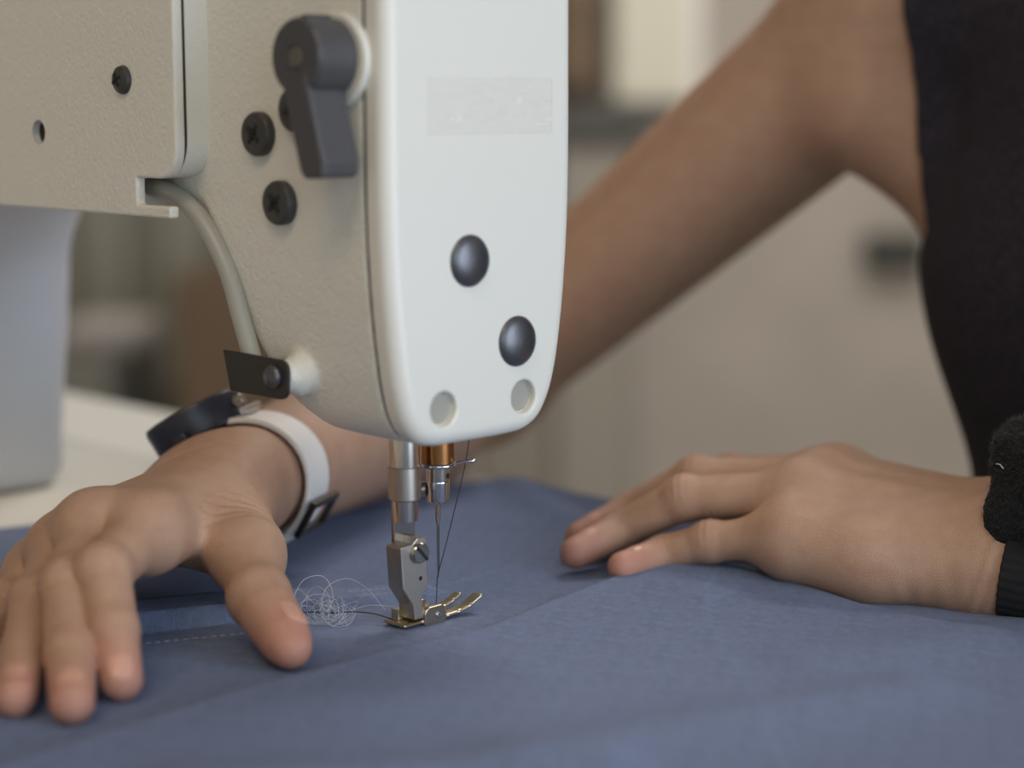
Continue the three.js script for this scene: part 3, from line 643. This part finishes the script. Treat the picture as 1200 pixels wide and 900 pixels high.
// dorsal and radial axes of both wrists
const dR = v3(WR).sub(v3(RE)).normalize(), nR = V(-0.5, 0.86, 0); nR.addScaledVector(dR, -nR.dot(dR)).normalize(); const rR = new THREE.Vector3().crossVectors(nR, dR).normalize();
const dL = v3(WL).sub(v3(LE)).normalize(), nL = V(0.05, 0.95, 0.3); nL.addScaledVector(dL, -nL.dot(dL)).normalize(); const rL = new THREE.Vector3().crossVectors(nL, dL).normalize();
const offs = (p, ax, k) => [p[0] + ax.x * k, p[1] + ax.y * k, p[2] + ax.z * k];
const foreR = (end) => [[offs(ell(WR, RE, end), rR, 10), offs(ell(WR, RE, 0.02), rR, 9), 18, 15.5], [offs(ell(WR, RE, end), rR, -10), offs(ell(WR, RE, 0.02), rR, -9), 18, 15.5]];
const foreL = (end) => [[offs(ell(WL, LE, end), rL, 9), offs(ell(WL, LE, 0.02), rL, 8), 18.5, 16.5], [offs(ell(WL, LE, end), rL, -9), offs(ell(WL, LE, 0.02), rL, -8), 18.5, 17.5]];
const hr = hand({
  i: [[-87.9, 34.1, 20], [-93.5, 30.3, 56], [-87.2, 18.5, 74], [-83.3, 7.6, 84]], m: [[-104.9, 33.2, 16], [-103.6, 25.5, 54], [-98, 13.8, 80], [-92.4, 7.6, 102.8]],
  r: [[-116, 24.2, 8], [-116.2, 18, 44], [-113.1, 10.8, 71], [-108.7, 7.2, 97.4]], p: [[-126.4, 14.6, 0], [-130.3, 12.5, 24], [-131.5, 7.6, 41], [-127, 6.8, 60]],
  t: [[-71.1, 27.4, -22], [-59.3, 24.2, 9], [-52.1, 17, 34], [-40.4, 8.6, 57]],
}, WR, V(0, 1, 0), { fore: foreR(0.14), thumbPad: true, creases: [[[-79, 46, -30], [-0.2, 0.1, 1], [-0.3, 0.95, -0.1], 0.32, 5.5, 6, 26], [[-66, 22, 2], [0.25, -0.1, 1], [0.6, 0.6, 0], 0.2, 4, 8, 20]] });
const hl = hand({
  p: [[115.7, 20, -33], [90.4, 15.5, -43], [75, 10.2, -49], [60.5, 8.4, -37]], r: [[121.7, 31, -47], [83, 27.4, -58], [62, 14.5, -66], [45.5, 9, -54]],
  m: [[131.2, 31.5, -62], [89, 30, -77], [66, 16, -86], [48, 9, -76]], i: [[139, 30, -79], [104, 27, -97], [84, 16, -104], [66, 8.6, -104]],
  t: [[170, 14, -56], [150, 13, -84], [130, 11, -100], [108, 9, -106]],
}, WL, V(0, 1, 0), {
  fore: foreL(0.12), heel: [[[170, 12.5, -16], [140, 14.5, -24], 13.5, 12], [[140, 14.5, -24], [119, 17, -33], 12, 10.5]],
  creases: [[[179, 20, -8], [1, -0.3, 0.3], [-0.2, 0, 1], 0.3, 5.2, 5, 24], [[150, 12, -10], [1, 0.2, 0.2], [0, -0.4, 1], 0.13, 7, 14, 22]],
});
const TORSO_AT = m2w(137, 0, -308);
const UX = V(S, 0, S), UZ = V(-S, 0, S);
const torsoChain = [[-190, 0, 96, 1], [-40, 0, 71, 1], [95, 3, 88, 1], [185, -4, 80, 1], [232, -14, 50, 1]];
const torso = (() => {
  const segs = []; for (let i = 0; i + 1 < torsoChain.length; i++) { const [y0, z0, r0] = torsoChain[i], [y1, z1, r1] = torsoChain[i + 1]; segs.push(cone(0, y0, z0, 0, y1, z1, r0, r1)); }
  return (x, y, z) => { const dx = x - TORSO_AT[0], dz = z - TORSO_AT[2], X = (dx + dz) * S * 0.66, Z = (dz - dx) * S; let d = 1e3; for (const c of segs) d = smin(d, c(X, y, Z), 25); return d; };
})();
const HEAD = m2w(118, 415, -262), hd = { f: V(-S, -0.5, S).normalize(), r: V(-S, 0, -S) }; hd.u = new THREE.Vector3().crossVectors(hd.f, hd.r).normalize(); if (hd.u.y < 0) hd.u.negate();
const inHead = (x, y, z) => { const dx = x - HEAD[0], dy = y - HEAD[1], dz = z - HEAD[2]; return [dx * hd.r.x + dy * hd.r.y + dz * hd.r.z, dx * hd.u.x + dy * hd.u.y + dz * hd.u.z, dx * hd.f.x + dy * hd.f.y + dz * hd.f.z]; };
const headPoint = (r, u, f) => V(...HEAD).addScaledVector(hd.r, r).addScaledVector(hd.u, u).addScaledVector(hd.f, f);
const faceField = (() => {
  const e3 = (cx, cy, cz, a, b, c) => (x, y, z) => { const q = Math.hypot((x - cx) / a, (y - cy) / b, (z - cz) / c); return (q - 1) * Math.min(a, b, c); };
  const skull = e3(0, 30, -14, 70, 82, 88), jaw = e3(0, -38, 22, 50, 62, 58), nose = cone(0, 12, 76, 0, -18, 93, 6, 9.5), tip = e3(0, -20, 86, 15, 9, 10), chin = e3(0, -86, 52, 20, 15, 18);
  const brow = cone(-30, 26, 66, 30, 26, 66, 9, 9), lipU = cone(-17, -46, 76, 17, -46, 76, 3, 3), lipL = cone(-14, -54, 75, 14, -54, 75, 4, 4);
  const sock = [e3(-32, 10, 76, 15, 9, 12), e3(32, 10, 76, 15, 9, 12)], ears = [e3(-72, 0, -10, 7, 30, 18), e3(72, 0, -10, 7, 30, 18)];
  return (X, Y, Z) => {
    let d = smin(skull(X, Y, Z), jaw(X, Y, Z), 25); d = smin(d, chin(X, Y, Z), 18); d = smin(d, brow(X, Y, Z), 14); d = smin(d, nose(X, Y, Z), 9); d = smin(d, tip(X, Y, Z), 7);
    for (const s of sock) d = smax(d, -s(X, Y, Z), 8);
    d = smin(d, lipU(X, Y, Z), 5); d = smin(d, lipL(X, Y, Z), 5); for (const e of ears) d = smin(d, e(X, Y, Z), 5);
    return d;
  };
})();
const bodyField = (() => {
  const parts = [
    [cap(v3(RS), v3(RE), 40, 28.5), 24], [cap(v3(RE), v3(ell(WR, RE, 0.62)), 29, 32), 20],
    ...[1, -1].map((s) => [cap(v3(offs(ell(WR, RE, 0.6), rR, 8 * s)), v3(offs(ell(WR, RE, 0.1), rR, 10 * s)), 27, 17.2), 22]),
    [cap(v3(LS), v3(LE), 41, 35), 30], [cap(v3(LE), v3(ell(WL, LE, 0.62)), 35, 33), 20],
    ...[1, -1].map((s) => [cap(v3(offs(ell(WL, LE, 0.6), rL, 8 * s)), v3(offs(ell(WL, LE, 0.1), rL, 9 * s)), 27, 17.8), 22]),
    [cap(v3(RS), v3(m2w(60, 222, -305)), 40, 34), 30], [cap(v3(LS), v3(m2w(214, 222, -305)), 40, 34), 30],
    [cap(v3(m2w(137, 235, -318)), headPoint(0, -60, -20), 50, 46), 30],
    [cap(V(171, 160, -206), V(228, 117, -196), 25, 24), 18],
  ];
  return (x, y, z) => { let d = torso(x, y, z); for (const [c, k] of parts) d = smin(d, c(x, y, z), k); return d; };
})();
{
  const person = thing('person', 'person in a dark sleeveless top with both hands flat on the blue cloth', 'person', [0, 0, 0]);
  const tint = skinTint([hr, hl]), plain = (x, y, z) => { const m = 0.04 * noise3.noise(x / 40, y / 40, z / 40); return [SKIN[0] * (1 + m), SKIN[1] * (1 + m * 1.4), SKIN[2] * (1 + m * 1.4)]; };
  const body = (x, y, z) => Math.max(bodyField(x, y, z), -170 - y);
  const head = (x, y, z) => { const [a, b, c] = inHead(x, y, z); return smin(faceField(a, b, c), bodyField(x, y, z), 14); };
  const grids = [
    field(hr.f, [-152, -1, -84], [-22, 64, 112], 0.9, tint),
    field(hl.f, [32, -2, -122], [206, 60, 8], 0.9, tint),
    field(body, [-110, -190, -400], [560, 300, 160], 5, plain),
    field(head, [HEAD[0] - 150, 290, HEAD[2] - 150], [HEAD[0] + 150, 560, HEAD[2] + 150], 3.5, plain),
  ];
  mesh('body', mergeGeometries(grids), M.skin, person);
  // nails
  const nail = (F, up, w, l, s0 = 0.42, lift = 0) => {
    const a = F.f[2], b = F.f[3], ax = b.clone().sub(a).normalize(), u = up.clone().addScaledVector(ax, -up.dot(ax)).normalize(), r = new THREE.Vector3().crossVectors(u, ax), n = 12, pos = [], idx = [], rr = lerp(F.r[2], F.r[3], 0.7) + 0.12 + lift;
    const L = a.distanceTo(b), c = a.clone().addScaledVector(ax, L * s0 + l / 2);
    for (const k of [0, 1]) for (let j = 0; j <= n; j++) for (let i = 0; i <= n; i++) {
      let p = i / n * 2 - 1, q = j / n * 2 - 1; const g = Math.max(Math.abs(p), Math.abs(q)) || 1, m = g / Math.pow(Math.abs(p) ** 2.7 + Math.abs(q) ** 2.7 + 1e-12, 1 / 2.7); p *= m; q *= m;
      const th = p * w / 2 / rr, h = rr * Math.cos(th) - (q > 0 ? 0.5 * q * q : 0.35 * q * q) - (k ? 0.9 : 0.25 * Math.max(Math.abs(p), Math.abs(q)) ** 6);
      const v = c.clone().addScaledVector(ax, q * l / 2).addScaledVector(u, h).addScaledVector(r, rr * Math.sin(th)); pos.push(v.x, v.y, v.z);
    }
    const m = (n + 1) * (n + 1);
    for (let j = 0; j < n; j++) for (let i = 0; i < n; i++) { const a0 = j * (n + 1) + i; idx.push(a0, a0 + 1, a0 + n + 1, a0 + 1, a0 + n + 2, a0 + n + 1, m + a0, m + a0 + n + 1, m + a0 + 1, m + a0 + 1, m + a0 + n + 1, m + a0 + n + 2); }
    for (let i = 0; i < n; i++) for (const [p, q] of [[i, i + 1], [n * (n + 1) + i + 1, n * (n + 1) + i], [(i + 1) * (n + 1), i * (n + 1)], [i * (n + 1) + n, (i + 1) * (n + 1) + n]]) idx.push(p, m + p, q, q, m + p, m + q);
    const g = new THREE.BufferGeometry(); g.setAttribute('position', new THREE.Float32BufferAttribute(pos, 3)); g.setIndex(idx); g.computeVertexNormals();
    mesh('fingernail', g, M.nail, person);
  };
  const upR = V(-0.2, 0.8, 0.55).normalize(), upL = V(-0.35, 0.9, 0.2).normalize();
  nail(hr.fingers[0], V(0.1, 0.75, 0.65), 7.8, 8.6, 0.62); nail(hr.fingers[1], V(0.05, 0.85, 0.55), 8.2, 9, 0.64); nail(hr.fingers[2], V(0, 0.85, 0.5), 7.8, 8.6, 0.64); nail(hr.fingers[3], upR, 7.5, 8.5);
  nail(hr.thumb, V(0.62, 0.75, 0.2), 9.5, 11, 0.5, 1.35);
  for (const [k, w, l] of [[0, 8, 9], [1, 8.4, 9.4], [2, 8, 9.2], [3, 6.6, 8]]) nail(hl.fingers[k], upL, w, l);
  nail(hl.thumb, V(0, 1, 0), 11, 12);
  // clothes, hair, eyes
  const vest = (x, y, z) => {
    const [X] = w2m(x, z), t = Math.min(torso(x, y, z), Math.max(bodyField(x, y, z), 116 - y)) - 3.2;
    const open = Math.min(Math.max(X - 9 + 0.075 * (y - 112), 112 - y), Math.max(265 - 0.075 * (y - 112) - X, 112 - y));
    const nk = m2w(137, 268, -282), neck = Math.hypot(x - nk[0], (y - nk[1]) * 0.8, z - nk[2]) - 74;
    return smax(smax(smax(t, -open, 2), -neck, 2), smax(y - 285, -178 - y, 3), 3);
  };
  mesh('sleeveless_top', field(vest, [120, -190, -330], [520, 290, 110], 2.5), M.vest, person);
  const legs = [1, -1].flatMap((s) => [cap(v3(m2w(137 + 78 * s, -205, -300)), v3(m2w(137 + 95 * s, -215, 60)), 82, 62), cap(v3(m2w(137 + 95 * s, -215, 60)), v3(m2w(137 + 95 * s, -690, 40)), 58, 46)]);
  const hips = cap(v3(m2w(77, -195, -308)), v3(m2w(197, -195, -308)), 98, 98);
  mesh('trousers', field((x, y, z) => { let d = hips(x, y, z); for (const c of legs) d = smin(d, c(x, y, z), 30); return Math.max(d, y + 140, -700 - y); }, [-120, -710, -420], [540, -130, 400], 9), M.vest, person);
  for (const s of [1, -1]) {
    const a = m2w(137 + 95 * s, 0, 40), f = cone(a[0], -715, a[2], a[0] - 110 * S, -728, a[2] + 110 * S, 40, 30);
    mesh('shoe', field((x, y, z) => smax(f(x, y, z), FL + 1 - y, 5), [a[0] - 130, FL - 5, a[2] - 60], [a[0] + 60, -660, a[2] + 130], 5), M.black, person);
  }
  const hairF = (x, y, z) => { const [a, b, c] = inHead(x, y, z), d = faceField(a, b, c) - 7 - 2.5 * Math.sin(a / 5 + Math.sin(b / 30)); const front = Math.max(c - 38 - b * 0.15, -b - 55), e = Math.min(smax(d, c - 30 - Math.max(0, b - 40) * 0.6, 8), Math.hypot(a, (b - 10) * 0.9, (c + 112) * 0.9) - 40); return smax(e, -b - 70, 6); };
  mesh('hair', field(hairF, [HEAD[0] - 190, 280, HEAD[2] - 190], [HEAD[0] + 190, 560, HEAD[2] + 190], 5), std('#1b1614', 0.55), person);
  for (const s of [-1, 1]) {
    const p = headPoint(32 * s, 10, 58), e = mesh('eye', new THREE.SphereGeometry(11.5, 24, 16).translate(p.x, p.y, p.z), std('#efe9e2', 0.25), person);
    const i = headPoint(32 * s, 8.6, 66); mesh('iris', new THREE.SphereGeometry(5, 16, 12).translate(i.x, i.y, i.z), std('#2a1a12', 0.2), e);
  }
}
{
  const t = thing('stool', 'round black padded work stool', 'stool', [m2w(137, 0, -310)[0], FL, m2w(137, 0, -310)[2]]);
  mesh('seat', lathe([[0, 400], [165, 400], [178, 410], [180, 445], [168, 462], [0, 466]], 'y', [0, 0, 0]), M.black, t);
  mesh('column', lathe([[28, 30], [28, 400]], 'y', [0, 0, 0]), M.steelDull, t);
  mesh('base', lathe([[0, 0], [200, 0], [200, 14], [60, 30], [0, 34]], 'y', [0, 0, 0]), M.black, t);
}
function placed(o, x, y, z) { o.quaternion.setFromRotationMatrix(new THREE.Matrix4().makeBasis(x, y, z)); return o; }
{
  const c = v3(ell(WR, RE, 0.075)).addScaledVector(nR, -1).addScaledVector(rR, 1.5);
  const t = placed(thing('wristwatch', 'dark watch on a white strap, worn behind the hand at the left', 'watch', c.toArray()), rR, nR, dR);
  const oval = (a, b) => { const s = new THREE.Shape(); s.absellipse(0, 0, a, b, 0, Math.PI * 2, false); return s; };
  const ring = oval(29.2, 24.4); ring.holes.push(oval(27, 22.2));
  mesh('strap', extrude(ring, 17, 0.8, 3).translate(0, 0, -8.5), M.strap, t);
  const caseM = mesh('watch_case', [lathe([[0, 0], [14, 0], [16.8, 1], [17.6, 2.4], [18.2, 10], [17.6, 11.6], [16, 12], [0, 12]], 'y', [-5, 20.6, 0]), box(-5.5, -0.5, 21.8, 25.4, 9, 21.6, 1), box(-5.5, -0.5, 21.8, 25.4, -21.6, -9, 1)], M.watch, t);
  mesh('dial', lathe([[15.6, 0], [0, 0.3]], 'y', [-5, 32.7, 0]), phys('#0d0e12', 0.08), caseM);
  mesh('crown', lathe([[2, 0], [2, 3], [1.6, 3.4], [0, 3.4]], 'x', [12.8, 27, 3], 20), M.steelDull, caseM);
  mesh('strap_pin', [lathe([[1.3, 0], [1.3, 13], [0, 13]], 'z', [15.6, 23, -6.5], 16)], M.chrome, t);
  const bk = [[10, -24], [20, -17.6]], bd = V(bk[1][0] - bk[0][0], bk[1][1] - bk[0][1], 0).normalize();
  const fr = new THREE.Shape([[-7, -11], [7, -11], [7, 11], [-7, 11]].map(([x, y]) => new THREE.Vector2(x, y))); fr.holes.push(new THREE.Path([[-4.6, -8.8], [-4.6, 8.8], [4.6, 8.8], [4.6, -8.8]].map(([x, y]) => new THREE.Vector2(x, y))));
  mesh('buckle', extrude(fr, 2.4, 0.6).rotateX(Math.PI / 2).rotateZ(Math.atan2(bd.y, bd.x)).translate(18.6, -19.4, 0), std('#4a4846', 0.3, { metalness: 0.9 }), t);
}
{
  // black gathered wrist band with a fluffy puff
  const e = dL.clone().negate(), c = v3(WL).addScaledVector(e, 8);
  const t = placed(thing('wrist_band', 'black fuzzy gathered wrist band with a ribbed strap on the hand at the right', 'wrist band', c.toArray()), e.clone(), nL.clone(), new THREE.Vector3().crossVectors(e, nL));
  const band = field((x, y, z) => Math.max(Math.abs(Math.hypot(y / 21.6, z / 28.6) - 1) * 22 - 1.6, Math.abs(x - 11.5) - 15) + 0.1 * Math.sin(Math.atan2(y, z) * 60) - 0.3, [-6, -28, -36], [30, 28, 36], 0.8);
  mesh('ribbed_strap', band, std('#17171a', 0.9), t);
  const lobes = [[13, 34, 5, 20], [-5, 17, 16, 8], [-4, 24, 12, 9], [-3, 37, 5, 12], [30, 35, 4, 20], [9, 20, 21, 8]].map((a) => cone(a[0], a[1], a[2], a[0] + 1, a[1], a[2], a[3], a[3]));
  const puff = (x, y, z) => { let d = 1e3; for (const l of lobes) d = smin(d, l(x, y, z), 5); return d + 1.1 * noise3.noise(x / 4, y / 4, z / 4) + 0.7 * noise3.noise(x / 1.9, y / 1.9, z / 1.9); };
  const pf = field(puff, [-28, 0, -26], [56, 66, 40], 1.0), pp = pf.attributes.position, pn = pf.attributes.normal;
  const pm = mesh('puff', pf.clone(), M.fuzzy, t);
  const hairs = new THREE.InstancedMesh(new THREE.ConeGeometry(0.055, 1, 4).translate(0, 0.5, 0).scale(MM, MM, MM), std('#505052', 0.9), 9000), m4 = new THREE.Matrix4(), qq = new THREE.Quaternion();
  for (let i = 0; i < 9000; i++) {
    const k = Math.floor(rnd() * pp.count), n = V(pn.getX(k) + (rnd() - 0.5) * 1.6, pn.getY(k) + (rnd() - 0.5) * 1.6, pn.getZ(k) + (rnd() - 0.5) * 1.6).normalize(), l = 0.8 + rnd() * 1.3;
    m4.compose(V(pp.getX(k), pp.getY(k), pp.getZ(k)).multiplyScalar(MM), qq.setFromUnitVectors(V(0, 1, 0), n), V(1, l, 1)); hairs.setMatrixAt(i, m4);
  }
  mesh('lint', tube([[-11, 36.4, 14.6], [-9.6, 37, 15.8], [-8.2, 36.2, 16.6]], 0.22, 8, 6), M.fluff, pm);
  hairs.name = 'fuzz'; hairs.userData.kind = 'stuff'; hairs.castShadow = hairs.receiveShadow = true; pm.add(hairs);
}

// ------------------------------------------------------------------ the blurred back of the workshop
{
  const cab = thing('storage_cabinet', 'grey-beige low cabinet with tall plain doors under the dark worktop by the back wall', 'cabinet', [-20, FL, -2700]);
  mesh('carcass', box(-185, 258, 0, 850, -190, 0, 4), std('#8f877a', 0.7), cab);
  for (let i = 1; i < 4; i++) { const d = mesh('door', box(-290 + i * 137, -290 + i * 137 + 128, 20, 840, 0.5, 22, 4), std(['#9b9386', '#a59d90', '#968e80', '#a59d90'][i], 0.6), cab); mesh('handle', box(-290 + i * 137 + 106, -290 + i * 137 + 114, 640, 760, 22, 36, 3), M.steelDull, d); }
  tag(mesh('worktop', box(-212, 262, 92, 132, -2895, -2660, 5), std('#5d5a54', 0.5)), 'dark narrow worktop lying on the grey-beige cabinet by the back wall', 'worktop');
  const cup = thing('cream_cupboard', 'tall cream wall cupboard with a plain door above the dark worktop', 'cupboard', [275, 150, -2790]);
  mesh('carcass', box(-75, 85, 0, 1100, -105, 0, 4), M.white, cup);
  mesh('door', box(-70, 62, 6, 1090, 0.5, 22, 5), std('#ece6d0', 0.45), cup);
  const coat = thing('brown_garment', 'brown garment hanging on a hook beside the cream cupboard', 'garment', [132, 0, -2880]);
  mesh('garment_cloth', field((x, y, z) => smin(cone(0, 200, 50, 0, 330, 40, 44, 40)(x, y, z), cone(0, 330, 40, 0, 420, 40, 42, 14)(x, y, z), 20) + 3 * Math.sin(x / 9), [-70, 140, -6], [70, 450, 110], 5), std('#7d6a55', 0.95), coat);
  mesh('hook', [tube([[0, 430, 40], [0, 448, 38], [0, 452, 20], [0, 440, 2]], 4, 20, 8)], M.steelDull, coat);
  const wb = thing('wall_box', 'small dark electrical box on the back wall below the armpit', 'wall box', [735, -118, RZ0]);
  mesh('box_body', box(-62, 52, -26, 30, 0, 40, 6), std('#2f312b', 0.6), wb);
  mesh('box_lid', box(-54, 44, -20, 24, 40, 44, 3), std('#3a3c34', 0.6), wb);
  const bc = thing('wooden_cabinet', 'brown wooden cabinet seen through the gap under the machine arm', 'cabinet', [-425, FL, -2400]);
  mesh('carcass', box(-90, 210, 0, 640, -300, 0, 5), std('#6b5844', 0.7), bc);
  for (const s of [0, 1]) { const d = mesh('door', box(-84 + s * 147, 58 + s * 147, 12, 628, 0.5, 18, 4), std('#705c46', 0.65), bc); mesh('knob', lathe([[5, 0], [9, 10], [7, 16], [0, 18]], 'z', [s ? 78 : 44, 380, 18], 20), M.steelDull, d); }
  const gc = thing('grey_cabinet', 'low olive grey cabinet beside the brown wooden cabinet', 'cabinet', [-745, FL, -2400]);
  mesh('carcass', box(-190, 122, 0, 500, -300, 0, 5), std('#77756a', 0.7), gc);
  for (let k = 0; k < 3; k++) { const d = mesh('drawer', box(-182, 114, 14 + k * 160, 166 + k * 160, 0.5, 18, 4), std('#7d7b70', 0.6), gc); mesh('handle', box(-70, 10, 90 + k * 160, 98 + k * 160, 18, 34, 3), M.steelDull, d); }
  const cu = thing('olive_curtain', 'olive grey curtain hanging on the back wall behind the machine', 'curtain', [-780, 0, -2880]);
  const cg = new THREE.PlaneGeometry(700, 1500, 140, 4), cp = cg.attributes.position; for (let i = 0; i < cp.count; i++) cp.setZ(i, 22 + 13 * Math.sin(cp.getX(i) / 21) + 5 * Math.sin(cp.getX(i) / 8.3)); cg.computeVertexNormals();
  mesh('curtain_cloth', cg, std('#938f80', 0.95, { side: THREE.DoubleSide }), cu);
  mesh('rail', lathe([[9, -370], [9, 370]], 'x', [0, 760, 24], 20), M.steelDull, cu);
  const st = thing('folded_cloth', 'stack of folded pale cloth lying on the olive grey cabinet', 'cloth', [-655, FL + 500, -2620]);
  for (let k = 0; k < 3; k++) mesh('layer', box(-80 + k * 3, 68 - k * 5, k * 16, 15.5 + k * 16, -90, 80, 7), std(['#8d8580', '#b7b0a8', '#c4bdb4'][k], 0.9), st);
}

renderer.render(scene, camera);
